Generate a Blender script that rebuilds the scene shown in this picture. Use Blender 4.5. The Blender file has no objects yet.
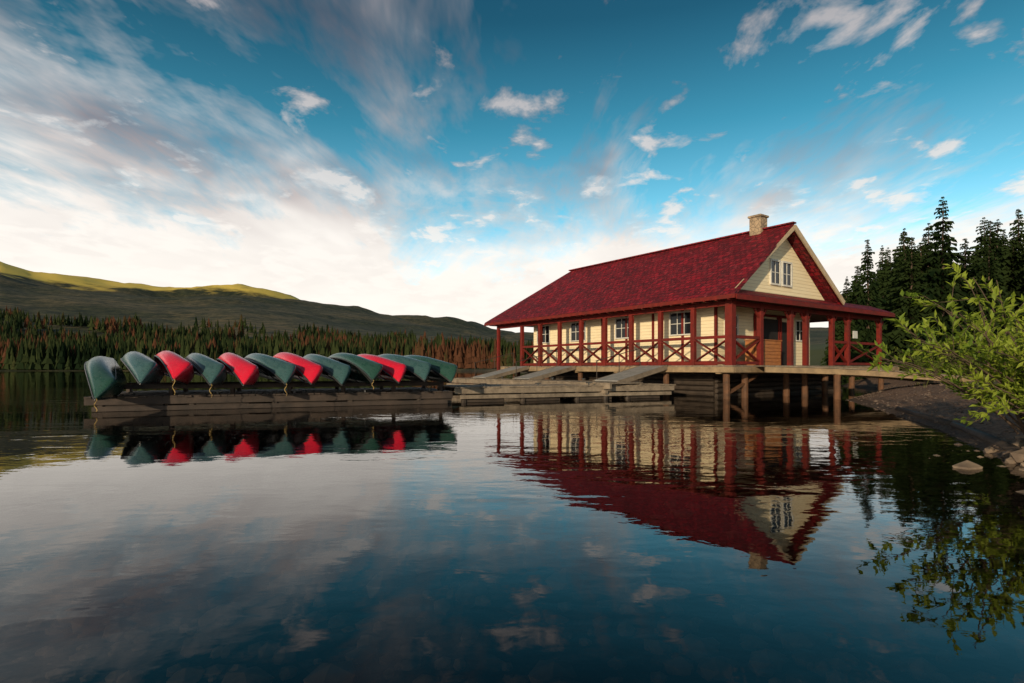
import bpy, math, random, bmesh
import numpy as np
from mathutils import Vector, Matrix, noise
random.seed(7); rng=np.random.default_rng(7)
sc=bpy.context.scene
COL=sc.collection
# ---------------------------------------------------------------- helpers
class MB:
    def __init__(s): s.v=[]; s.f=[]
    def add(s,vs,fs):
        o=len(s.v); s.v+= [tuple(p) for p in vs]; s.f+=[tuple(i+o for i in f) for f in fs]
    def box(s,a,b):
        x0,y0,z0=a; x1,y1,z1=b
        s.add([(x0,y0,z0),(x1,y0,z0),(x1,y1,z0),(x0,y1,z0),(x0,y0,z1),(x1,y0,z1),(x1,y1,z1),(x0,y1,z1)],
              [(3,2,1,0),(4,5,6,7),(0,1,5,4),(1,2,6,5),(2,3,7,6),(3,0,4,7)])
    def beam(s,p,q,w,h,up=(0,0,1)):
        p=Vector(p);q=Vector(q);d=(q-p).normalized();up=Vector(up)
        if abs(d.dot(up))>.98: up=Vector((0,1,0))
        sx=d.cross(up).normalized()*w/2; sz=sx.cross(d).normalized()*h/2
        vs=[p-sx-sz,p+sx-sz,p+sx+sz,p-sx+sz,q-sx-sz,q+sx-sz,q+sx+sz,q-sx+sz]
        s.add(vs,[(3,2,1,0),(4,5,6,7),(0,1,5,4),(1,2,6,5),(2,3,7,6),(3,0,4,7)])
    def tube(s,pts,rads,n=6):
        o=len(s.v)
        for i,p in enumerate(pts):
            p=Vector(p); d=(Vector(pts[min(i+1,len(pts)-1)])-Vector(pts[max(i-1,0)]))
            if d.length<1e-6: d=Vector((0,0,1))
            d.normalize(); a=d.orthogonal().normalized(); b=d.cross(a)
            if abs(d.z)>.9:
                a=Vector((1,0,0)); a=(a-d*a.dot(d)).normalized(); b=d.cross(a)
            for k in range(n):
                t=2*math.pi*k/n; s.v.append(tuple(p+(a*math.cos(t)+b*math.sin(t))*rads[i]))
        for i in range(len(pts)-1):
            for k in range(n):
                s.f.append((o+i*n+k,o+i*n+(k+1)%n,o+(i+1)*n+(k+1)%n,o+(i+1)*n+k))
        s.f.append(tuple(o+k for k in reversed(range(n)))); s.f.append(tuple(o+(len(pts)-1)*n+k for k in range(n)))
    def obj(s,name,mat,parent=None,smooth=False,bevel=0):
        me=bpy.data.meshes.new(name); me.from_pydata(s.v,[],s.f); me.update()
        if mat: me.materials.append(mat)
        if smooth: me.polygons.foreach_set('use_smooth',[True]*len(me.polygons))
        o=bpy.data.objects.new(name,me); COL.objects.link(o)
        if parent: o.parent=parent
        if bevel:
            m=o.modifiers.new('b','BEVEL'); m.width=bevel; m.segments=1; m.limit_method='ANGLE'
        return o
def empty(name,loc=(0,0,0),rot=(0,0,0)):
    o=bpy.data.objects.new(name,None); o.location=loc; o.rotation_euler=rot; o.empty_display_size=.3
    COL.objects.link(o); return o

class NT:
    def __init__(s,tree): s.t=tree; s.n=tree.nodes; s.l=tree.links; s.n.clear()
    def node(s,ty,**kw):
        n=s.n.new(ty)
        for k,v in kw.items(): setattr(n,k,v)
        return n
    def link(s,a,b): s.l.new(a,b)
    def math(s,op,a,b=None,clamp=False):
        n=s.n.new('ShaderNodeMath'); n.operation=op; n.use_clamp=clamp
        for i,x in enumerate((a,b)):
            if x is None: continue
            if isinstance(x,(int,float)): n.inputs[i].default_value=x
            else: s.link(x,n.inputs[i])
        return n.outputs[0]
    def mix(s,fac,a,b,mode='MIX'):
        n=s.n.new('ShaderNodeMix'); n.data_type='RGBA'; n.blend_type=mode
        for idx,x in ((0,fac),(6,a),(7,b)):
            if isinstance(x,(int,float)): n.inputs[idx].default_value=x
            elif isinstance(x,tuple): n.inputs[idx].default_value=(*x,1) if len(x)==3 else x
            else: s.link(x,n.inputs[idx])
        return n.outputs[2]
    def ramp(s,fac,stops):
        n=s.n.new('ShaderNodeValToRGB'); e=n.color_ramp.elements
        while len(e)<len(stops): e.new(.5)
        for el,(p,c) in zip(e,stops):
            el.position=p; el.color=(*c,1) if isinstance(c,tuple) else (c,c,c,1)
        s.link(fac,n.inputs[0]); return n.outputs[0]
    def noise(s,vec,scale,detail=4,rough=.55,dist=0):
        n=s.n.new('ShaderNodeTexNoise'); n.inputs['Scale'].default_value=scale; n.inputs['Detail'].default_value=detail
        n.inputs['Roughness'].default_value=rough; n.inputs['Distortion'].default_value=dist
        if vec is not None: s.link(vec,n.inputs['Vector'])
        return n.outputs[0]
    def mapping(s,vec,scale=(1,1,1),rot=(0,0,0),loc=(0,0,0)):
        n=s.n.new('ShaderNodeMapping'); n.inputs['Scale'].default_value=scale; n.inputs['Rotation'].default_value=rot; n.inputs['Location'].default_value=loc
        s.link(vec,n.inputs['Vector']); return n.outputs[0]
def newmat(name):
    m=bpy.data.materials.new(name); m.use_nodes=True; t=NT(m.node_tree)
    out=t.node('ShaderNodeOutputMaterial'); p=t.node('ShaderNodeBsdfPrincipled'); t.link(p.outputs[0],out.inputs[0])
    return m,t,p,out
def surf(name,c1,c2,scale=3,rough=.7,bump=.2,bscale=None,stretch=(1,1,1),dirt=None,spec=.4):
    m,t,p,out=newmat(name)
    tc=t.node('ShaderNodeTexCoord').outputs['Object']
    v=t.mapping(tc,stretch)
    n=t.noise(v,scale,4,.65)
    f=t.ramp(n,[(.3,0.),(.7,1.)])
    c=t.mix(f,c1,c2)
    if dirt:
        n2=t.noise(tc,.9,5,.7); f2=t.ramp(n2,[(.45,0.),(.75,.8)]); c=t.mix(f2,c,dirt)
    t.link(c,p.inputs['Base Color']); p.inputs['Roughness'].default_value=rough; p.inputs['Specular IOR Level'].default_value=spec
    if bump:
        b=t.node('ShaderNodeBump'); b.inputs['Strength'].default_value=bump; b.inputs['Distance'].default_value=.02
        t.link(t.noise(v,bscale or scale*4,3,.6),b.inputs['Height']); t.link(b.outputs[0],p.inputs['Normal'])
    return m
# ---------------------------------------------------------------- materials
M_red=surf('red_trim_paint',(.21,.018,.011),(.12,.012,.008),4,.7,.15,dirt=(.06,.02,.013),spec=.25)
M_deck=surf('weathered_planks',(.30,.235,.165),(.13,.10,.07),2.5,.8,.4)
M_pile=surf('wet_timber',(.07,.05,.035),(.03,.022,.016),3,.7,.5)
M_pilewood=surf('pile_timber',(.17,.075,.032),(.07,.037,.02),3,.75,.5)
M_dark=surf('old_dark_timber',(.075,.053,.04),(.03,.024,.02),2,.8,.5)
M_ltwood=surf('orange_wood',(.46,.18,.05),(.28,.10,.035),3,.6,.3,stretch=(1,1,4))
M_trim=surf('tan_trim',(.55,.42,.26),(.42,.30,.18),4,.6,.15)
M_bridge=surf('bridge_timber',(.38,.26,.14),(.2,.14,.08),3,.7,.3)
M_white=surf('white_paint',(.7,.68,.6),(.55,.52,.45),5,.6,.1)
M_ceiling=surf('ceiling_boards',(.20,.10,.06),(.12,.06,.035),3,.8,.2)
M_rope=surf('rope',(.5,.35,.12),(.35,.22,.08),8,.9,.2)
M_black=surf('dark_interior',(.02,.018,.016),(.012,.011,.01),3,.8,0)
M_rampm=surf('ramp_planks',(.34,.32,.29),(.2,.19,.17),3,.75,.3)
m,t,p,out=newmat('cream_clapboard')
tc=t.node('ShaderNodeTexCoord').outputs['Object']; sp=t.node('ShaderNodeSeparateXYZ'); t.link(tc,sp.inputs[0])
fr=t.math('FRACT',t.math('MULTIPLY',sp.outputs[2],6.2))
n=t.noise(t.mapping(tc,(1,1,5)),1.5,5,.7)
c=t.mix(t.ramp(n,[(.3,0.),(.75,1.)]),(.88,.76,.50),(.78,.63,.38))
c=t.mix(t.math('GREATER_THAN',fr,.92),c,(.50,.38,.22))
t.link(c,p.inputs['Base Color']); p.inputs['Roughness'].default_value=.65
b=t.node('ShaderNodeBump'); b.inputs['Strength'].default_value=.6; b.inputs['Distance'].default_value=.025
t.link(t.math('SUBTRACT',1.,fr),b.inputs['Height']); t.link(b.outputs[0],p.inputs['Normal'])
M_clap=m
m,t,p,out=newmat('red_shingles')
tc=t.node('ShaderNodeTexCoord').outputs['Object']; sp=t.node('ShaderNodeSeparateXYZ'); t.link(tc,sp.inputs[0])
cb=t.node('ShaderNodeCombineXYZ'); t.link(t.math('ADD',sp.outputs[1],t.math('MULTIPLY',sp.outputs[0],.02)),cb.inputs[0]); t.link(t.math('MULTIPLY',sp.outputs[2],1.7),cb.inputs[1])
br=t.node('ShaderNodeTexBrick'); t.link(cb.outputs[0],br.inputs['Vector'])
for k,v in {'Scale':1.,'Brick Width':.30,'Row Height':.26,'Mortar Size':.02,'Mortar Smooth':.3}.items(): br.inputs[k].default_value=v
br.inputs['Color1'].default_value=(.33,.010,.020,1); br.inputs['Color2'].default_value=(.11,.006,.010,1); br.inputs['Mortar'].default_value=(.04,.004,.006,1)
n=t.noise(tc,1.1,7,.85); c=t.mix(t.ramp(n,[(.42,0.),(.62,.9)]),br.outputs[0],(.07,.009,.011))
n3=t.noise(tc,5,4,.8); c=t.mix(t.ramp(n3,[(.54,0.),(.68,.55)]),c,(.55,.07,.085))
t.link(c,p.inputs['Base Color']); p.inputs['Roughness'].default_value=.65; p.inputs['Specular IOR Level'].default_value=.3
b=t.node('ShaderNodeBump'); b.inputs['Strength'].default_value=.9; b.inputs['Distance'].default_value=.05
t.link(t.math('ADD',br.outputs['Fac'],t.math('MULTIPLY',n3,-1.2)),b.inputs['Height']); b.invert=True; t.link(b.outputs[0],p.inputs['Normal'])
M_roof=m
m,t,p,out=newmat('chimney_stone')
tc=t.node('ShaderNodeTexCoord').outputs['Object']
vo=t.node('ShaderNodeTexVoronoi'); vo.inputs['Scale'].default_value=5; t.link(tc,vo.inputs['Vector'])
ve=t.node('ShaderNodeTexVoronoi'); ve.feature='DISTANCE_TO_EDGE'; ve.inputs['Scale'].default_value=5; t.link(tc,ve.inputs['Vector'])
vs_=t.node('ShaderNodeSeparateColor'); t.link(vo.outputs['Color'],vs_.inputs[0])
c=t.mix(vs_.outputs[0],(.46,.33,.20),(.26,.19,.12)); c=t.mix(t.math('LESS_THAN',ve.outputs[0],.05),c,(.16,.12,.08))
t.link(c,p.inputs['Base Color']); p.inputs['Roughness'].default_value=.85
b=t.node('ShaderNodeBump'); b.inputs['Distance'].default_value=.04; t.link(ve.outputs[0],b.inputs['Height']); t.link(b.outputs[0],p.inputs['Normal'])
M_stone=m
m,t,p,out=newmat('window_glass'); p.inputs['Base Color'].default_value=(.012,.014,.017,1); p.inputs['Roughness'].default_value=.1; p.inputs['Specular IOR Level'].default_value=.3
M_glass=m
def canoe_mat(name,c,c2):
    m,t,p,out=newmat(name); tc=t.node('ShaderNodeTexCoord').outputs['Object']
    n=t.noise(t.mapping(tc,(.6,3,3)),3,6,.7); col=t.mix(t.ramp(n,[(.45,0.),(.8,.8)]),c,c2)
    n2=t.noise(t.mapping(tc,(1.5,14,14)),4,3,.6); col=t.mix(t.ramp(n2,[(.62,0.),(.70,.3)]),col,(.5,.45,.42))
    t.link(col,p.inputs['Base Color'])
    t.link(t.math('ADD',t.math('MULTIPLY',n,.3),.14),p.inputs['Roughness'])
    return m
M_cred=canoe_mat('canoe_red',(.68,.012,.035),(.48,.012,.03))
M_cgreen=canoe_mat('canoe_green',(.020,.065,.045),(.04,.095,.075))
M_cteal=canoe_mat('canoe_dark_teal',(.035,.085,.082),(.07,.14,.135))
M_gun=surf('gunwale',(.05,.055,.055),(.03,.03,.03),5,.4,0)
def foliage(name,c1,c2,attr=False,trans=.0,scale=.6,c3=None):
    m=bpy.data.materials.new(name); m.use_nodes=True; t=NT(m.node_tree)
    out=t.node('ShaderNodeOutputMaterial')
    if attr:
        a=t.node('ShaderNodeAttribute'); a.attribute_name='tint'; f=a.outputs['Fac']
        c=t.ramp(f,[(0.,c1),(.45,c2),(.62,c2),(.74,c3 or c2),(1.,c3 or c2)])
    else:
        tc=t.node('ShaderNodeTexCoord').outputs['Object']; oi=t.node('ShaderNodeObjectInfo')
        n=t.noise(tc,scale,3,.7); f=t.math('ADD',t.math('MULTIPLY',n,1.6),t.math('MULTIPLY',oi.outputs['Random'],.5))
        c=t.mix(t.ramp(f,[(.6,0.),(.96,1.)]),c1,c2)
    if trans:
        d=t.node('ShaderNodeBsdfPrincipled'); d.inputs['Roughness'].default_value=.55; d.inputs['Specular IOR Level'].default_value=.25; t.link(c,d.inputs['Base Color'])
        tr=t.node('ShaderNodeBsdfTranslucent'); t.link(t.mix(1.,c,(1.2,1.3,.6),'MULTIPLY'),tr.inputs[0])
        mx=t.node('ShaderNodeMixShader'); mx.inputs[0].default_value=trans; t.link(d.outputs[0],mx.inputs[1]); t.link(tr.outputs[0],mx.inputs[2]); t.link(mx.outputs[0],out.inputs[0])
    else:
        d=t.node('ShaderNodeBsdfDiffuse'); t.link(c,d.inputs[0]); t.link(d.outputs[0],out.inputs[0])
    return m
M_far=foliage('distant_conifers',(.010,.018,.008),(.034,.044,.016),attr=True,c3=(.085,.037,.02))
M_con=foliage('conifer_needles',(.006,.013,.005),(.023,.036,.011))
M_leaf=foliage('willow_leaves',(.11,.18,.02),(.28,.34,.04),trans=.35,scale=2.5)
M_bush=foliage('bush_leaves',(.03,.055,.012),(.10,.13,.025),scale=1.5)
M_grass=foliage('grass_blades',(.06,.10,.02),(.16,.17,.05),scale=1)
M_bark=surf('bark',(.12,.08,.05),(.06,.04,.03),6,.9,.0)
# ---------------------------------------------------------------- terrain
LAKE=np.array([(-900,-120),(2.,-120),(4.6,1),(5.6,4.5),(6.9,7.9),(9.2,12.3),(11.2,17),(13.6,23),(17,27.5),(22,34),(25,45),(31,90),(22,190),(-40,255),(-200,262),(-420,240),(-900,230)],float)
def sdist(x,y):
    P=LAKE; n=len(P); dmin=np.full(x.shape,1e9); ins=np.zeros(x.shape,bool)
    for i in range(n):
        a=P[i]; b=P[(i+1)%n]; e=b-a
        tt=np.clip(((x-a[0])*e[0]+(y-a[1])*e[1])/(e@e),0,1)
        d=np.hypot(x-a[0]-tt*e[0],y-a[1]-tt*e[1]); dmin=np.minimum(dmin,d)
        cond=((a[1]>y)!=(b[1]>y)); 
        with np.errstate(divide='ignore',invalid='ignore'):
            xi=(b[0]-a[0])*(y-a[1])/(b[1]-a[1]+1e-12)+a[0]
        ins^= cond&(x<xi)
    return np.where(ins,-dmin,dmin)
PK=[-2.5,-1.3,-.9,-.85,-.72,-.6,-.48,-.39,-.23,-.07,-.04,.1,3]
PV=[90,112,106,98,88,79,81,74,58,44,38,30,30]
def height(x,y):
    d=sdist(x,y)
    h=np.where(d<0,-np.minimum(-d*.10,2.6),1.05*(1-np.exp(-np.maximum(d,0)/3.2)))
    yy=np.maximum(y,1.); k=x/yy
    pr=np.interp(k,PK,PV)
    S=np.clip((y-300)/2200,0,1)**1.12
    S=np.where(y>2500,1-.25*np.clip((y-2500)/2000,0,1),S)
    h=h+pr/569*2500*S
    dr=np.clip(x-22,0,400)*np.clip((d-6)/25,0,1)
    h=h+.10*np.minimum(dr,260)*np.clip(k/.5,0,1)
    return h,d
az=np.radians(np.linspace(-80,95,430)); r=np.concatenate([np.linspace(.6,60,150)[:-1],np.geomspace(60,5200,130)])
A,R=np.meshgrid(az,r); X=R*np.sin(A); Y=R*np.cos(A)
H,D=height(X,Y)
xf=X.ravel(); yf=Y.ravel(); df=D.ravel(); rf=R.ravel(); nf=np.zeros(xf.size)
for i in range(xf.size):
    if df[i]>0:
        if rf[i]<150:
            nf[i]=.10*noise.noise((xf[i]*.9,yf[i]*.9,0))*min(1,df[i]/1.5)+.35*noise.noise((xf[i]*.12,yf[i]*.12,3))*min(1,df[i]/8)
        elif yf[i]>320:
            a=min(1,(yf[i]-320)/1800)
            nf[i]=a*(34*noise.fractal((xf[i]*.0018,yf[i]*.0018,1.3),.8,2.1,6))
    elif rf[i]<40: nf[i]=.06*noise.noise((xf[i]*1.1,yf[i]*1.1,0))*min(1,-df[i])
H=H+nf.reshape(H.shape)
nr,na=X.shape
idx=np.arange(nr*na).reshape(nr,na)
F=np.stack([idx[:-1,:-1],idx[:-1,1:],idx[1:,1:],idx[1:,:-1]],-1).reshape(-1,4)
me=bpy.data.meshes.new('ground'); me.from_pydata(np.stack([X,Y,H],-1).reshape(-1,3).tolist(),[],F[:,::-1].tolist()); me.update()
me.polygons.foreach_set('use_smooth',[True]*len(me.polygons))
at=me.attributes.new('shore','FLOAT','POINT'); at.data.foreach_set('value',D.ravel().astype(np.float32))
g=bpy.data.objects.new('ground',me); COL.objects.link(g)
m,t,p,out=newmat('terrain')
pos=t.node('ShaderNodeNewGeometry').outputs['Position']; sp=t.node('ShaderNodeSeparateXYZ'); t.link(pos,sp.inputs[0])
sh=t.node('ShaderNodeAttribute'); sh.attribute_name='shore'; D_=sh.outputs['Fac']
vor=t.node('ShaderNodeTexVoronoi'); vor.inputs['Scale'].default_value=14; t.link(pos,vor.inputs['Vector'])
gn=t.noise(pos,5,5,.7)
vc=t.node('ShaderNodeSeparateColor'); t.link(vor.outputs['Color'],vc.inputs[0])
gravel=t.mix(vc.outputs[0],(.12,.07,.045),(.29,.19,.125)); gravel=t.mix(t.ramp(gn,[(.3,.0),(.7,.7)]),gravel,(.16,.09,.06))
grass=t.mix(gn,(.05,.07,.02),(.13,.13,.05))
gf=t.math('ADD',t.math('MULTIPLY',D_,.12),t.math('MULTIPLY',t.noise(pos,.7,4,.6),.9))
near=t.mix(t.ramp(gf,[(.85,0.),(1.,1.)]),gravel,grass)
v2=t.node('ShaderNodeTexVoronoi'); v2.inputs['Scale'].default_value=4.5; t.link(t.mapping(pos,(1,1,.3)),v2.inputs['Vector'])
v2c=t.node('ShaderNodeSeparateColor'); t.link(v2.outputs['Color'],v2c.inputs[0])
bed=t.mix(t.ramp(v2c.outputs[1],[(.2,0.),(.9,1.)]),(.07,.045,.03),(.33,.23,.16))
bed=t.mix(t.ramp(v2.outputs[0],[(.35,0.),(.6,.9)]),bed,(.03,.022,.015)); bed=t.mix(t.ramp(t.noise(pos,1.1,4,.7),[(.42,0.),(.62,.7)]),bed,(.05,.036,.024))
near=t.mix(t.math('LESS_THAN',D_,-.25),near,bed)
wet=t.math('MULTIPLY',t.math('GREATER_THAN',D_,-.25),t.math('LESS_THAN',D_,.35)); near=t.mix(t.math('MULTIPLY',wet,.6),near,(.04,.03,.022))
fn=t.noise(pos,.004,6,.62); ff=t.noise(pos,.05,4,.85)
forest=t.mix(t.ramp(ff,[(.40,0.),(.60,1.)]),(.012,.020,.010),(.070,.072,.030))
open_=t.mix(t.ramp(ff,[(.40,0.),(.60,1.)]),(.05,.055,.024),(.20,.14,.07))
far=t.mix(t.ramp(t.math('ADD',fn,t.math('MULTIPLY',ff,.25)),[(.58,0.),(.72,.8)]),forest,open_)
sunlit_crest=t.math('ADD',t.math('MULTIPLY',sp.outputs[2],.0028),t.math('MULTIPLY',fn,.6))
cr=t.node('ShaderNodeMapRange'); t.link(sunlit_crest,cr.inputs[0]); cr.inputs[1].default_value=1.08; cr.inputs[2].default_value=1.16
far=t.mix(cr.outputs[0],far,(.85,.60,.11))  # yellow sunlight on the high ridge tops, put into the base colour by height
mr=t.node('ShaderNodeMapRange'); t.link(sp.outputs[1],mr.inputs[0]); mr.inputs[1].default_value=150; mr.inputs[2].default_value=260
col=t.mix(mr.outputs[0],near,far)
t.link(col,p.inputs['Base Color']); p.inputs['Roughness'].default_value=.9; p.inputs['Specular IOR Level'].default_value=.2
b=t.node('ShaderNodeBump'); b.inputs['Strength'].default_value=.7; b.inputs['Distance'].default_value=.04
t.link(vor.outputs[0],b.inputs['Height']); t.link(b.outputs[0],p.inputs['Normal'])
me.materials.append(m)
# ---------------------------------------------------------------- water
w=MB(); w.add([(-6000,-200,0),(6000,-200,0),(6000,6000,0),(-6000,6000,0)],[(0,1,2,3)])
m=bpy.data.materials.new('lake_water'); m.use_nodes=True; t=NT(m.node_tree); out=t.node('ShaderNodeOutputMaterial')
pos=t.node('ShaderNodeNewGeometry').outputs['Position']
n1=t.noise(t.mapping(pos,(.8,1.6,1),(0,0,.25)),1.0,2,.5,.4)
n2=t.noise(t.mapping(pos,(1,1.5,1),(0,0,-.3)),5.,2,.5,.3)
big=t.ramp(t.noise(t.mapping(pos,(.5,1.,1)),.11,2,.5),[(.44,.14),(.64,1.)])
hgt=t.math('MULTIPLY',t.math('ADD',t.math('MULTIPLY',n1,1.),t.math('MULTIPLY',n2,.17)),big)
b=t.node('ShaderNodeBump'); b.inputs['Strength'].default_value=1; b.inputs['Distance'].default_value=.021
t.link(hgt,b.inputs['Height'])
fr=t.node('ShaderNodeFresnel'); fr.inputs[0].default_value=1.38; t.link(b.outputs[0],fr.inputs['Normal'])
gl=t.node('ShaderNodeBsdfGlossy'); gl.inputs['Color'].default_value=(.96,.95,.94,1); gl.inputs['Roughness'].default_value=.0; t.link(b.outputs[0],gl.inputs['Normal'])
tr=t.node('ShaderNodeBsdfTransparent'); tr.inputs[0].default_value=(.60,.52,.43,1)
mx=t.node('ShaderNodeMixShader'); t.link(fr.outputs[0],mx.inputs[0]); t.link(tr.outputs[0],mx.inputs[1]); t.link(gl.outputs[0],mx.inputs[2]); t.link(mx.outputs[0],out.inputs[0])
w.obj('water',m)
# ---------------------------------------------------------------- boathouse
ANG=math.atan2(.572,.82)
P2=(9.3,23.7,0)
bh=empty('boathouse',P2,(0,0,ANG))
def L2W(t_,s_): return (P2[0]+.82*t_-.572*s_, P2[1]+.572*t_+.82*s_)
DZ=1.42
def roofpoly(b_,polys,th):
    for vs in polys:
        n=len(vs); lo=[(x,y,z-th) for x,y,z in vs]
        b_.add(list(vs)+lo,[tuple(range(n)),tuple(reversed(range(n,2*n)))]+[(i,n+i,n+(i+1)%n,(i+1)%n) for i in range(n)])
b_=MB()
roofpoly(b_,[[(0,0.0,4.46),(5,.25,8.1),(5,16.2,8.1),(0,19.6,4.46)],
  [(5,.25,8.1),(9.9,0.25,4.72),(9.9,19.3,4.72),(5,16.2,8.1)],
  [(0,19.6,4.46),(5,16.2,8.1),(9.9,19.3,4.72)]],.13)
roofpoly(b_,[[(0.04,0.012,4.44),(15.2,0.01,4.44),(14.5,.95,4.86),(.66,.95,4.86)],
  [(9.5,.96,4.87),(14.5,.96,4.86),(15.2,.02,4.43),(15.2,19.3,4.43),(9.5,19.3,4.95)]],.12)
b_.obj('roof',M_roof,bh)
b_=MB(); b_.beam((5,.2,8.14),(5,16.3,8.14),.28,.07); b_.obj('ridge_cap',M_roof,bh)
b_=MB()
b_.box((-.04,-.0,4.24),(.03,19.6,4.40)); b_.box((.05,-.035,4.2),(15.2,.0,4.40)); b_.box((15.2,-.03,4.2),(15.25,19.3,4.38))
s_=.3
while s_<19.4:
    b_.box((-.02,s_,4.20),(.6,s_+.07,4.27)); s_+=.6
b_.obj('fascia',M_red,bh)
b_=MB(); b_.beam((.35,.2,4.62),(5.03,.2,7.95),.06,.17); b_.beam((4.97,.19,7.95),(9.75,.19,4.66),.06,.24); b_.obj('barge_boards',M_trim,bh)
b_=MB(); b_.add([(.7,.85,4.5),(9.5,.85,4.5),(5,.85,7.9),(.7,1.0,4.5),(9.5,1.0,4.5),(5,1.0,7.9)],[(0,1,2),(5,4,3),(0,3,4,1),(1,4,5,2),(2,5,3,0)])
b_.obj('gable_wall',M_clap,bh)
def window(b_f,b_g,org,ux,w_,h_,z0,out_,cols=2,rows=2,fr_=.07):
    def P(a,o,z): return (org[0]+ux[0]*a+out_[0]*o, org[1]+ux[1]*a+out_[1]*o, z)
    def bx(bb,a0,a1,z0_,z1_,o0,o1):
        vs=[P(a0,o0,z0_),P(a1,o0,z0_),P(a1,o1,z0_),P(a0,o1,z0_),P(a0,o0,z1_),P(a1,o0,z1_),P(a1,o1,z1_),P(a0,o1,z1_)]
        bb.add(vs,[(3,2,1,0),(4,5,6,7),(0,1,5,4),(1,2,6,5),(2,3,7,6),(3,0,4,7)])
    bx(b_g,0,w_,z0,z0+h_,.005,.02)
    bx(b_f,-fr_,0,z0-fr_,z0+h_+fr_,0.002,.07); bx(b_f,w_,w_+fr_,z0-fr_,z0+h_+fr_,0.002,.07)
    bx(b_f,0,w_,z0-fr_,z0,0.002,.09); bx(b_f,0,w_,z0+h_,z0+h_+fr_,0.002,.08)
    for i in range(1,cols): a=w_*i/cols; bx(b_f,a-.018,a+.018,z0,z0+h_,.021,.045)
    for j in range(1,rows): z=z0+h_*j/rows; bx(b_f,0,w_,z-.016,z+.016,.021,.04)
bf=MB(); bg=MB()
for a in (4.05,5.05): window(bf,bg,(a,.85),(1,0),.72,1.05,5.3,(0,-1),2,2,.08)
b_=MB(); b_.box((1.8,2.2,DZ),(10.2,16.3,4.27)); b_.obj('walls',M_clap,bh)
for s_ in (4.2,8.0,11.8,15.2): window(bf,bg,(1.8,s_+.62),(0,-1),1.25,1.05,2.98,(-1,0),3,2,.06)
window(bf,bg,(2.5,2.2),(1,0),.9,1.1,2.7,(0,-1),2,2)
window(bf,bg,(8.7,2.2),(1,0),.8,1.0,2.8,(0,-1),2,2)
bf.obj('window_frames',M_white,bh); bg.obj('window_glass',M_glass,bh)
b_=MB(); b_.box((4.9,2.12,DZ),(6.9,2.19,3.8)); b_.box((7.25,2.12,DZ),(8.2,2.19,3.7)); b_.obj('door_opening',M_black,bh)
b_=MB()
for a in (4.8,6.9,7.1,8.2): b_.box((a,2.08,DZ),(a+.1,2.185,3.9))
b_.box((4.8,2.07,3.9),(8.3,2.18,4.02))
for s_ in np.arange(2.2,16.4,1.88): b_.box((1.73,s_-.06,DZ),(1.797,s_+.06,4.26))
b_.box((1.74,2.2,DZ),(1.795,16.3,DZ+.22)); b_.box((1.70,2.12,DZ),(1.80,2.2,4.26))
b_.obj('wall_trim',M_red,bh)
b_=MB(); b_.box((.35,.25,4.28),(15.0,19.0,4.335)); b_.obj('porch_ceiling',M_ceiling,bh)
SP=[.7+1.925*i for i in range(9)]; FT=[.7,2.95,5.5,6.9,9.5,11.2,15.0]
b_=MB()
for s_ in SP: b_.box((.6,s_-.105,DZ),(.8,s_+.105,4.27))
for tt in FT[1:]: b_.box((tt-.115,.59,DZ),(tt+.115,.81,4.27))
for tt in (.7,5,9.5,15): b_.box((tt-.09,18.8,.9),(tt+.09,19.0,4.27))
for s_ in (5,9,13): b_.box((14.9,s_,DZ-.4),(15.1,s_+.2,4.27))
b_.box((.53,.53,DZ-.05),(.87,.87,4.275))
b_.box((.62,.88,4.02),(.78,19,4.25)); b_.box((.88,.62,4.02),(15.0,.78,4.25))
for tt in FT[1:]:
    for sg in (-1,1): b_.beam((tt+sg*.1,.7,3.62),(tt+sg*.48,.7,4.0),.09,.09)
b_.obj('porch_posts',M_red,bh,bevel=.012)
b_=MB()
RT=DZ+1.25
for a,c in zip(SP[:-1],SP[1:]):
    b_.box((.63,a+.11,RT-.06),(.77,c-.11,RT+.07)); b_.box((.65,a+.11,DZ+.04),(.75,c-.11,DZ+.18))
    b_.beam((.675,a+.11,DZ+.2),(.675,c-.11,RT-.08),.045,.16,(1,0,0)); b_.beam((.725,a+.11,RT-.08),(.725,c-.11,DZ+.2),.045,.16,(1,0,0))
for a,c in ((.7,2.95),(9.5,11.2),(11.2,15.0)):
    b_.box((a+.12,.63,RT-.06),(c-.12,.77,RT+.07)); b_.box((a+.12,.65,DZ+.04),(c-.12,.75,DZ+.18))
    b_.beam((a+.12,.675,DZ+.2),(c-.12,.675,RT-.08),.045,.16,(0,1,0)); b_.beam((a+.12,.725,RT-.08),(c-.12,.725,DZ+.2),.045,.16,(0,1,0))
b_.obj('railing',M_red,bh)
b_=MB()
for j in range(7): b_.box((3.15,1.0+random.uniform(-.01,.01),DZ+.02+j*.165),(5.2,1.08,DZ+.17+j*.165))
b_.box((3.1,.95,DZ+1.18),(5.25,1.6,DZ+1.23))
for a in (3.15,5.15): b_.box((a-.04,1.085,DZ),(a+.04,1.55,DZ+1.17))
b_.obj('porch_counter',M_ltwood,bh)
b_=MB(); b_.box((4.68,1.75,7.2),(5.32,2.35,8.74)); b_.box((4.62,1.69,8.74),(5.38,2.41,8.85)); b_.obj('chimney',M_stone,bh,bevel=.03)
b_=MB()
y=-.15
while y<16.9:
    b_.box((-.35-random.random()*.03,y,DZ-.06),(15.3,y+.19,DZ-.001*random.random())); y+=.2
b_.obj('deck_planks',M_deck,bh)
b_=MB()
b_.box((-.40,-.2,DZ-.30),(-.33,17.0,DZ-.065)); b_.box((-.33,-.22,DZ-.30),(15.3,-.15,DZ-.065))
for s_ in (.6,3.6,6.6,9.6,12.6,15.6): b_.box((-.32,s_-.12,DZ-.36),(15.2,s_+.12,DZ-.07))
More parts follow.
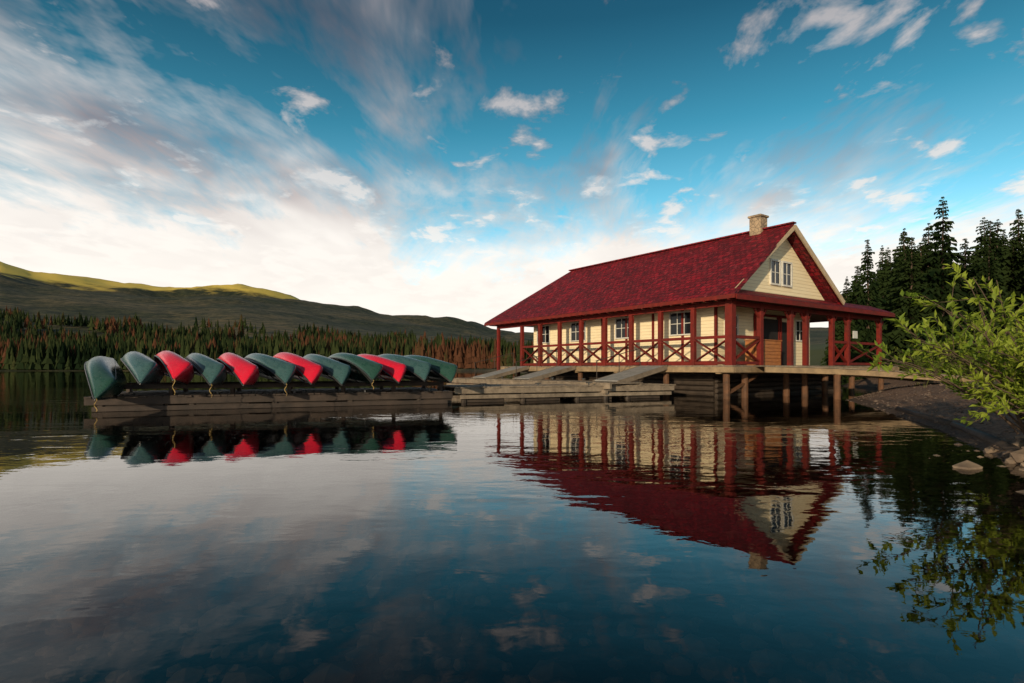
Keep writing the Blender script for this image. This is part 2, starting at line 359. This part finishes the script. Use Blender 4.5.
b_.obj('deck_beams',M_bridge,bh)
b_=MB(); b_.box((1.2,1.9,-1.8),(12.5,16.2,DZ-.38))  # added dark block with log facing, stands in for the shade under the deck
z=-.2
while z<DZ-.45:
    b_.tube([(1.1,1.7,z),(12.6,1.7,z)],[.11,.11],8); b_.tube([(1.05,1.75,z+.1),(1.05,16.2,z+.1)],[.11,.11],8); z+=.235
b_.obj('underdeck_dark_fill',M_pile,bh)
b_=MB()
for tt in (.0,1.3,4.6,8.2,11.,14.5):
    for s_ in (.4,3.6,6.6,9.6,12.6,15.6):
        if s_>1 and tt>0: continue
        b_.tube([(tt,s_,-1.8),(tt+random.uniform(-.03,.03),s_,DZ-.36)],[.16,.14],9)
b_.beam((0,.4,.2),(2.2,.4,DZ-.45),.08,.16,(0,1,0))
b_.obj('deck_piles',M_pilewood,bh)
b_=MB(); b_.box((11.6,.58,DZ+1.5),(12.1,.61,DZ+1.9)); b_.obj('notice_panel',M_white,bh)
br_=empty('footbridge')
b_=MB(); nP=48
A0=Vector((10.4,23.35,DZ-.03)); A1=Vector((19.8,24.0,.86)); dr=(A1-A0)/nP; pn=Vector((-.07,1,0)).normalized()
def arc(i): return A0+dr*i+Vector((0,0,.10*math.sin(math.pi*i/nP)))
for i in range(nP):
    p_=arc(i); q_=arc(i+1)
    c_=(p_+q_)/2; b_.beam(c_-pn*random.uniform(0,.05),c_+pn*2.6,(dr.length)*.93,.05)
b_.obj('planks',M_deck,br_)
b_=MB()
for o_ in (0.02,2.55):
    for i in range(0,nP,4): 
        off=pn*o_-Vector((0,0,.15)); b_.beam(arc(i)+off,arc(i+4)+off,.09,.22)
b_.obj('stringers',M_bridge,br_)
b_=MB()
for i in (16,):
    for o_ in (.1,2.4):
        c_=arc(i)+pn*o_; b_.tube([(c_.x,c_.y,-1.2),(c_.x,c_.y,c_.z-.26)],[.14,.13],9)
b_.obj('piles',M_pilewood,br_)
for s_ in (4.0,10.3,14.6):
    rp=empty('dock_ramp',P2,(0,0,ANG))
    b_=MB(); w_=1.5; n_=16
    for i in range(n_):
        a=Vector((-.42-3.1*i/n_,s_,DZ-.02-.66*i/n_)); c_=Vector((-.42-3.1*(i+.92)/n_,s_,DZ-.02-.66*(i+.92)/n_))
        b_.beam(a,c_,w_,.05)
    b_.obj('planks',M_rampm,rp)
    b_=MB()
    for o_ in (-.77,.77): b_.beam((-.42,s_+o_,DZ-.08),(-3.55,s_+o_,DZ-.76),.06,.2)
    b_.obj('side_beams',M_deck,rp)
    b_=MB()
    for o_ in (.77,):
        b_.tube([(-.45,s_+o_,DZ+.85),(-3.4,s_+o_,DZ+.2)],[.02,.02],6)
        for f_ in (0.02,.5,.98): b_.tube([(-.45-2.95*f_,s_+o_,DZ-.05-.66*f_),(-.45-2.95*f_,s_+o_,DZ+.85-.65*f_)],[.02,.02],6)
    b_.obj('handrail',M_dark,rp)
def dock(name,o,e,length,width,z,mat,rot_mat,seed):
    rd=random.Random(seed); n_=Vector((-e[1],e[0],0)); e=Vector((e[0],e[1],0)); o=Vector(o)
    D_=empty(name)
    b_=MB(); x=0
    while x<length-.1:
        c_=o+e*(x+.1)+Vector((0,0,z-.025+rd.uniform(-.012,.008)))
        b_.beam(c_-n_*rd.uniform(0,.08),c_+n_*(width+rd.uniform(0,.05)),.186,.05,(0,0,1)); x+=.2
    b_.obj('planks',mat,D_)
    b_=MB()
    for w_ in (.04,width-.04): 
        b_.beam(o+n_*w_+Vector((0,0,z-.16)),o+n_*w_+e*length+Vector((0,0,z-.16)),.12,.2)
    for w_ in (.0,width): 
        b_.beam(o+n_*w_+e*.2+Vector((0,0,z-.38)),o+n_*w_+e*(length-.2)+Vector((0,0,z-.38)),.16,.14)
    b_.obj('side_beams',rot_mat,D_)
    b_=MB(); x=.4
    while x<length:
        for w_ in (.12,width-.12):
            c_=o+n_*w_+e*x; b_.tube([(c_.x,c_.y,-1.5),(c_.x,c_.y,z-.06)],[.12,.11],8)
        c_=o+n_*.25+e*x; b_.beam(c_+Vector((0,0,.12)),c_+e*min(1.6,length-x)+Vector((0,0,.12)),.35,.22)
        x+=2.4
    b_.obj('floats_and_piles',M_pile,D_)
    b_=MB(); x=1.2
    while x<length:
        c_=o+n_*.22+e*x+Vector((0,0,z)); b_.beam(c_+Vector((0,0,.0)),c_+Vector((0,0,.09)),.05,.05); b_.beam(c_-e*.13+Vector((0,0,.10)),c_+e*.13+Vector((0,0,.10)),.035,.035); x+=2.3
    b_.obj('mooring_cleats',M_gun,D_)
    return D_
E=Vector((.93,.368,0)).normalized(); N=Vector((-E.y,E.x,0))
O=Vector((-12.6,16.75,0))
dock('canoe_dock',O,E,11.2,4.6,.46,M_dark,M_dark,1)
dock('dock',O+E*11.35+N*.25,E,9.9,2.6,.60,M_deck,M_deck,2)
U=Vector((-.572,.82,0)); q=L2W(-2.75,2.6); dock('dock',(q[0],q[1],0),U,14.0,1.9,.70,M_deck,M_deck,3)
rk=empty('canoe_rack')
b_=MB()
for w_ in (.55,3.3):
    b_.beam(O+N*w_+E*.3+Vector((0,0,.72)),O+N*w_+E*11+Vector((0,0,.72)),.12,.14)
    for x in np.arange(.4,11,1.75):
        c_=O+N*w_+E*float(x); b_.beam(c_+Vector((0,0,.45)),c_+Vector((0,0,.66)),.12,.12)
        b_.beam(c_+N*.35+Vector((0,0,.48)),c_+Vector((0,0,.66)),.07,.07)
b_.obj('rails',M_dark,rk)
# ---------------------------------------------------------------- canoes
NL,NS=57,17; Lh=3.0; CV=[];CF=[];CP=[]
for i in range(NL):
    u=-1+2*i/(NL-1); a=abs(u)
    hb=.62*max(0,(1-a**2.1))**.92+.004
    zg=.48+.24*a**3.0
    zk=.03*a**2+.68*max(0,(a-.84)/.16)**2.2
    zk=min(zk,zg-.03)
    row=[]
    for j in range(NS):
        th=math.pi*j/(NS-1); cx=math.cos(th); sx=math.sin(th)
        pw=.62+.38*a**2
        yy=hb*math.copysign(abs(cx)**pw,cx) ; zz=zg-(zg-zk)*abs(sx)**(.58+.5*a*a)
        row.append((u*Lh,yy,-zz))
    CP.append(row)
for row in CP: CV+=row
for i in range(NL-1):
    for j in range(NS-1):
        a=i*NS+j; CF.append((a,a+1,a+NS+1,a+NS))
hull_me={}
def hull_mesh(mat):
    if mat.name in hull_me: return hull_me[mat.name]
    me=bpy.data.meshes.new('hull'); me.from_pydata(CV,[],CF); me.update(); me.polygons.foreach_set('use_smooth',[True]*len(me.polygons)); me.materials.append(mat); hull_me[mat.name]=me; return me
gb=MB()
for j in (0,-1): gb.tube([CP[i][j] for i in range(0,NL,2)],[.026]*29,6)
for i in (4,10,46,52,28):
    a=CP[i][0]; c=CP[i][-1]; gb.beam(a,c,.06,.03)
for i in (16,41):
    a=CP[i][0]; c=CP[i][-1]; gb.beam((a[0],a[1]*.95,a[2]+.08),(c[0],c[1]*.95,c[2]+.08),.25,.03)
gme=bpy.data.meshes.new('gunwale'); gme.from_pydata(gb.v,[],gb.f); gme.materials.append(M_gun); gme.update()
kb=MB(); kb.tube([(CP[i][8][0],0,CP[i][8][2]+.004) for i in range(2,NL-2,2)],[.012]*27,5)
kme=bpy.data.meshes.new('keel_strip'); kme.from_pydata(kb.v,[],kb.f); kme.materials.append(M_gun); kme.update()
AX=Vector((.57,-.82,0)).normalized()
seq=[M_cgreen,M_cteal,M_cred,M_cteal,M_cred,M_cteal,M_cred,M_cteal,M_cgreen,M_cred,M_cteal,M_cgreen]
T0=Vector((-11.05,15.9,0))
for i,mt in enumerate(seq):
    tip=T0+E*(.93*i+random.uniform(-.08,.08))+N*random.uniform(-.25,.25)
    c_=tip-AX*Lh
    e_=empty('canoe')
    roll=math.radians(-41+random.uniform(-8,8)); yaw=math.atan2(AX.y,AX.x)+math.radians(random.uniform(-3.5,3.5)+(1.2 if i<3 else 0))
    zc=1.58+random.uniform(-.05,.05)-(.22 if i==0 else 0)
    e_.matrix_world=Matrix.Translation((c_.x,c_.y,zc))@Matrix.Rotation(yaw,4,'Z')@Matrix.Rotation(math.radians(random.uniform(2.,4.5)+(3 if i==0 else 0)),4,'Y')@Matrix.Rotation(roll,4,'X')
    for nm,mm in (('hull',hull_mesh(mt)),('gunwale',gme),('keel_strip',kme)):
        o=bpy.data.objects.new(nm,mm); COL.objects.link(o); o.parent=e_
        if nm=='hull':
            s_=o.modifiers.new('s','SOLIDIFY'); s_.thickness=.012; s_.offset=0
    if i in (0,2,3,5,8):
        rb=MB(); loc=e_.matrix_world.inverted(); tipw=e_.matrix_world@Vector((Lh,0,-.68)); ln=random.uniform(.3,.5)
        pw=[tipw+Vector((.03*math.sin(k*1.3),.02*math.cos(k),-ln*k/7)) for k in range(8)]
        rb.tube([tuple(loc@p_) for p_ in pw],[.012]*8,5); rb.obj('painter_rope',M_rope,e_)
# ---------------------------------------------------------------- conifers
def conifer_mesh(seed,h,r):
    rd=random.Random(seed); b=MB(); nb=MB()
    b.tube([(0,0,0),(.03,0,h*.5),(0,.02,h*.98)],[h*.013+.03,h*.008+.02,.012],6)
    z=h*.06
    while z<h*.99:
        f=z/h; L=r*(1-f)**.85*(.65+.5*rd.random())+.10
        nbr=rd.randint(7,9) if f<.85 else 5
        a0=rd.random()*6.28
        for k in range(nbr):
            if rd.random()<.1: continue
            a=a0+6.283*k/nbr+rd.uniform(-.35,.35); l=L*rd.uniform(.5,1.15)
            dx,dy=math.cos(a),math.sin(a)
            seg=max(2,int(l/.5)); up=rd.uniform(.0,.3)*(1 if f>.6 else .3); zo=rd.uniform(-.12,.12)
            for q_ in range(seg):
                t0=q_/seg; t1=(q_+1.3)/seg
                def pt(tt,side,drop): 
                    wz=z+zo+l*(up*tt-.6*tt*tt*(1-f*.5))+(.12*l*tt**3)-drop
                    return (dx*l*tt-dy*side,dy*l*tt+dx*side,wz)
                wd=l*.26*(1-t0*.7)+.09
                nb.add([pt(t0,0,-.03),pt(t1,wd*rd.uniform(.6,1.1),wd*.8+.05),pt(t1*1.02,0,-.02),pt(t1,-wd*rd.uniform(.6,1.1),wd*.8+.05)],[(0,1,2),(0,2,3)])
        z+=max(.17,h*.02)*rd.uniform(.7,1.3)
    o=len(b.v); nbf=len(b.f)
    me=bpy.data.meshes.new('spruce'); me.from_pydata(b.v+nb.v,[],b.f+[tuple(i+o for i in f) for f in nb.f]); me.update()
    me.materials.append(M_bark); me.materials.append(M_con)
    me.polygons.foreach_set('material_index',[0]*nbf+[1]*len(nb.f)); return me
TM=[conifer_mesh(s,h,r) for s,h,r in ((1,12,2.3),(2,14,2.6),(3,11,2.6),(4,13,2.0),(5,10,2.3))]
fo=empty('conifer_forest')
def hz(x,y): return float(height(np.array([x]),np.array([y]))[0][0])
def put(x,y,sc_,mi=None):
    o=bpy.data.objects.new('spruce',TM[mi if mi is not None else random.randrange(5)]); COL.objects.link(o); o.parent=fo
    o.location=(x,y,hz(x,y)-.1); o.rotation_euler=(random.uniform(-.03,.03),random.uniform(-.03,.03),random.random()*6.28); s=sc_; o.scale=(s*random.uniform(.95,1.35),s*random.uniform(.95,1.35),s)
cnt=0
while cnt<390:
    y=random.uniform(42,120); k=random.uniform(.575,1.25); x=k*y
    lim=1-.5*max(0,(.66-k)/.14)
    put(x,y,random.uniform(.6,1.08)*(.70+.0048*y)*lim); cnt+=1
tv=[];tf=[]; tiers=4; sides=5
for i in range(tiers):
    z0=.06+.22*i; z1=min(1.,z0+.42); rr=.19*(1-i/tiers)+.02
    o=len(tv)
    for k in range(sides):
        a=6.283*(k+.5*(i%2))/sides; q_=rr*(1. if k%2 else .62); tv.append((q_*math.cos(a),q_*math.sin(a),z0-(.03 if k%2 else 0)))
    tv.append((0,0,z1))
    for k in range(sides): tf.append((o+k,o+(k+1)%sides,o+sides))
tv=np.array(tv); tf=np.array(tf); nt=17000
ys=262+420*rng.random(nt)**1.6; ks=rng.uniform(-1.2,.12,nt); xs=ks*ys
dens=np.array([noise.noise((a*.02,b*.02,5)) for a,b in zip(xs,ys)])
dd=sdist(xs,ys); keep=(dd>2)&((ys<400)|(dens>-.1+(ys-400)/700)); xs=xs[keep]; ys=ys[keep]
hh,_=height(xs,ys); n_=len(xs)
ht=rng.uniform(6.5,15,n_)*rng.uniform(.7,1.15,n_); wd=rng.uniform(.8,1.5,n_); an=rng.uniform(0,6.28,n_); ca,sa=np.cos(an),np.sin(an)
V=np.empty((n_,len(tv),3)); 
V[:,:,0]=xs[:,None]+(tv[None,:,0]*ca[:,None]-tv[None,:,1]*sa[:,None])*(ht*wd)[:,None]
V[:,:,1]=ys[:,None]+(tv[None,:,0]*sa[:,None]+tv[None,:,1]*ca[:,None])*(ht*wd)[:,None]
V[:,:,2]=hh[:,None]-.3+tv[None,:,2]*ht[:,None]
FF=(tf[None]+np.arange(n_)[:,None,None]*len(tv)).reshape(-1,3)
me=bpy.data.meshes.new('distant_forest'); me.from_pydata(V.reshape(-1,3).tolist(),[],FF.tolist()); me.update()
tint=np.clip(rng.random(n_)*.62+.9*np.array([noise.noise((a*.018,b*.03,0)) for a,b in zip(xs,ys)])+.12,0,1); at=me.attributes.new('tint','FLOAT','POINT'); at.data.foreach_set('value',np.repeat(tint,len(tv)).astype(np.float32))
me.materials.append(M_far); o=bpy.data.objects.new('distant_forest',me); COL.objects.link(o)
# ---------------------------------------------------------------- shrubs
def leaf(b,p,d,nrm,l,w):
    d=d.normalized(); s=d.cross(nrm).normalized(); n=s.cross(d)
    m_=p+d*l*.45-n*l*.02
    b.add([p,m_+s*w+n*w*.35,p+d*l-n*l*.12,m_-s*w+n*w*.35,m_],[(0,1,4),(1,2,4),(4,2,3),(0,4,3)])
def rv(): return Vector((random.gauss(0,1),random.gauss(0,1),random.gauss(0,1))).normalized()
def shrub(name,base,stems,spread,length,leafl,mat,bias=Vector((0,0,0)),twn=9,lpt=11,brad=.35):
    root=empty(name); sb=MB(); lb=MB()
    for i in range(stems):
        p=Vector(base)+Vector((random.uniform(-brad,brad),random.uniform(-brad,brad),0))
        d=(Vector((random.gauss(0,spread),random.gauss(0,spread),1))+bias*random.uniform(.2,1.3)).normalized()
        L=length*random.uniform(.6,1.1); n=12; pts=[p.copy()]
        for j in range(n):
            d=(d+rv()*.09+Vector((0,0,-.035))+bias*.02).normalized(); p=p+d*L/n; pts.append(p.copy())
        sb.tube(pts,[.016*(1-.8*j/n)+.002 for j in range(n+1)],5)
        for k in range(twn):
            j=random.randint(3,n); q=pts[j].copy(); td=((pts[j]-pts[j-1]).normalized()*.8+rv()*.8).normalized()
            tl=random.uniform(.25,.55)*length/2.6; tp=[q.copy()]
            for m_ in range(5):
                td=(td+rv()*.12+Vector((0,0,.05))).normalized(); q=q+td*tl/5; tp.append(q.copy())
            sb.tube(tp,[.004]*5+[.0015],4)
            for m_ in range(lpt):
                f=random.random()**.8*5; a=int(min(4,f)); pp=tp[a].lerp(tp[a+1],f-a)
                ld=(td*.7+rv()*.75+Vector((0,0,.15))).normalized()
                leaf(lb,pp,ld,(Vector((0,0,1))+rv()*.7).normalized(),leafl*random.uniform(.6,1.2),leafl*.17*random.uniform(.8,1.3))
    sb.obj('stems',M_bark,root); lb.obj('leaves',mat,root)
shrub('willow_shrub',(7.7,8.0,.35),17,.16,2.5,.15,M_leaf,Vector((-.85,-.0,.0)),twn=8,lpt=11,brad=.35)
shrub('willow_shrub',(8.1,8.3,.5),26,.30,2.15,.14,M_leaf,Vector((-.15,0,.1)),twn=9,lpt=12,brad=.45)
shrub('willow_shrub',(6.9,6.2,.3),24,.40,1.25,.12,M_leaf,Vector((-.3,0,-.1)),twn=9,lpt=12,brad=.35)
shrub('willow_shrub',(7.5,7.1,.4),24,.45,1.4,.12,M_leaf,Vector((-.3,0,-.15)),twn=9,lpt=12,brad=.4)
shrub('willow_shrub',(12.2,11.6,.7),20,.5,2.0,.13,M_leaf,Vector((-.1,0,0)),twn=9,lpt=10,brad=.9)
for (x,y,l) in ((24,30,1.8),(27,33,2.4),(22.5,27.5,1.3),(29,30,2.2),(33,36,2.6),(31,42,2.4),(20.5,22,1.2),(24,24,1.9),(38,40,3),(18,17.5,1.7),(27,38,1.8),(36,34,2.6)):
    shrub('bush',(x,y,hz(x,y)),18,.6,l,.17,M_bush,twn=8,lpt=8,brad=l*.5)
gb=MB()
for _ in range(5200):
    y=random.uniform(6,36); x=random.uniform(8,40)
    d_=float(sdist(np.array([x]),np.array([y]))[0])
    if d_<1.8 or random.random()>min(1,(d_-1.5)/4): continue
    if noise.noise((x*.5,y*.5,0))<-.15: continue
    z=hz(x,y)-.02
    for k in range(5):
        a=random.random()*6.28; l=random.uniform(.12,.4); dx,dy=math.cos(a),math.sin(a); lean=random.uniform(.1,.6)
        px_,py_=x+random.uniform(-.1,.1),y+random.uniform(-.1,.1); w_=.008
        gb.add([(px_-dy*w_,py_+dx*w_,z),(px_+dy*w_,py_-dx*w_,z),(px_+dx*l*lean*.5,py_+dy*l*lean*.5,z+l*.6),(px_+dx*l*lean,py_+dy*l*lean,z+l)],[(0,1,2),(0,2,3)])
gb.obj('grass',M_grass)
sb=MB()
ico=bmesh.new(); bmesh.ops.create_icosphere(ico,subdivisions=1,radius=1); iv=[v.co.copy() for v in ico.verts]; iff=[tuple(v.index for v in f.verts) for f in ico.faces]
def stone(x,y,s,sink=.2):
    z=hz(x,y); R_=Matrix.Rotation(random.random()*6,3,'Z'); sx,sy,sz=s*random.uniform(.8,1.5),s*random.uniform(.7,1.1),s*random.uniform(.4,.8)
    sb.add([R_@Vector((v.x*sx*random.uniform(.85,1.15),v.y*sy,v.z*sz))+Vector((x,y,z+sz*sink)) for v in iv],iff)
for _ in range(1300):
    k=random.random(); i=random.randint(3,8); a=LAKE[i]; c=LAKE[i+1]
    x,y=a+(c-a)*k; off=random.gauss(.7,1.2); stone(x+off,y-off*.3,random.uniform(.015,.045)*(1 if random.random()<.96 else 2.))
M_rock=surf('shore_pebbles',(.18,.125,.09),(.08,.058,.045),3,.8,.0)
sb.obj('shore_stones',M_rock)
sb=MB()
for _ in range(1500):
    y=random.uniform(1.2,9); x=random.uniform(-1.05,1.05)*y
    stone(x,y,random.uniform(.03,.10)*(1 if random.random()<.9 else 1.9),.3)
M_rock2=surf('lakebed_stones',(.34,.25,.17),(.10,.07,.05),2,.8,.0)
sb.obj('lakebed_stones',M_rock2)
lg=MB(); lg.tube([(7.25,8.0,.05),(8.3,10,.09),(9.4,12.1,.1)],[.09,.08,.07],8); lg.tube([(9.5,12.3,.08),(11.4,16.8,.1)],[.08,.07],8); lg.obj('shore_log',M_pile,smooth=True)
# ---------------------------------------------------------------- sky + sun
SUN=Vector((-.46,-.86,.215)).normalized()
wd_=bpy.data.worlds.new('World'); sc.world=wd_; wd_.use_nodes=True; t=NT(wd_.node_tree)
out=t.node('ShaderNodeOutputWorld'); bg_=t.node('ShaderNodeBackground'); t.link(bg_.outputs[0],out.inputs[0])
sk=t.node('ShaderNodeTexSky'); sk.sky_type='NISHITA'; sk.sun_disc=False; sk.sun_elevation=math.asin(SUN.z); sk.sun_rotation=math.atan2(SUN.x,SUN.y)%(2*math.pi)
sk.altitude=1600; sk.dust_density=.6; sk.ozone_density=1.5
gen=t.node('ShaderNodeTexCoord').outputs['Generated']; sp=t.node('ShaderNodeSeparateXYZ'); t.link(gen,sp.inputs[0])
z=t.math('MAXIMUM',sp.outputs[2],0.)
mul=t.ramp(z,[(0.,(2.2,2.1,1.8)),(.14,(1.7,1.9,1.65)),(.26,(.75,1.45,1.28)),(.38,(.30,.98,.90)),(.52,(.13,.50,.50)),(1.,(.07,.22,.28))])
base=t.mix(1.,sk.outputs[0],mul,'MULTIPLY')
zz=t.math('ADD',z,.10)
cb=t.node('ShaderNodeCombineXYZ'); t.link(t.math('DIVIDE',sp.outputs[0],zz),cb.inputs[0]); t.link(t.math('DIVIDE',sp.outputs[1],zz),cb.inputs[1])
uv=cb.outputs[0]
st=t.noise(t.mapping(uv,(1.25,.5,1),(0,0,.35),(3.1,1.7,0)),1.15,6,.66,.6)
st2=t.noise(t.mapping(uv,(1.6,.55,1),(0,0,.9),(9.1,4.7,0)),4.0,4,.65,.4)
pf=t.noise(t.mapping(uv,(1.3,1.0,1),(0,0,0),(7.3,2.2,0)),3.2,6,.58,.25)
left=t.math('MULTIPLY',sp.outputs[0],-.14)
hor=t.ramp(z,[(.0,.62),(.12,.50),(.24,.20),(.36,.04),(.5,0.),(1.,0.)])
s1=t.math('ADD',t.math('ADD',t.math('ADD',st,t.math('MULTIPLY',st2,.36)),left),t.math('SUBTRACT',hor,.17))
c1=t.ramp(s1,[(.52,0.),(.66,.45),(.84,1.)])
c2=t.ramp(t.math('ADD',pf,t.math('MULTIPLY',hor,.25)),[(.575,0.),(.68,.85),(1.,1.)])
cl=t.math('MAXIMUM',c1,c2)
shade=t.noise(t.mapping(uv,(1,.6,1),(0,0,0),(1,5,0)),1.6,3,.6,.2)
warm=t.ramp(z,[(0.,(8.5,7.9,7.1)),(.2,(7.9,7.5,7.0)),(.36,(5.6,5.3,5.2)),(.55,(2.9,2.7,2.85)),(1.,(1.5,1.5,1.8))])
dark=t.mix(1.,warm,(.38,.34,.38),'MULTIPLY')
cc=t.mix(t.ramp(shade,[(.42,0.),(.62,1.)]),dark,warm)
cc=t.mix(t.ramp(z,[(.0,1.),(.2,.85),(.34,0.)]),cc,warm)
cc=t.mix(c2,cc,warm)
fin=t.mix(cl,base,cc)
t.link(fin,bg_.inputs[0]); bg_.inputs[1].default_value=.13
sl=bpy.data.lights.new('sun','SUN'); sl.energy=3.6; sl.angle=math.radians(.8); sl.color=(1,.82,.58)
so=bpy.data.objects.new('sun',sl); COL.objects.link(so); so.rotation_euler=SUN.to_track_quat('Z','Y').to_euler(); so.location=(-50,-80,60)
# ---------------------------------------------------------------- camera
cam=bpy.data.cameras.new('camera'); cam.lens=20; cam.sensor_width=36; cam.shift_y=.026; cam.clip_end=12000; cam.clip_start=.05
co=bpy.data.objects.new('camera',cam); COL.objects.link(co); co.location=(0,0,1.3); co.rotation_euler=(math.radians(90),0,0); sc.camera=co
sc.view_settings.view_transform='Standard'; sc.view_settings.look='None'; sc.view_settings.exposure=0
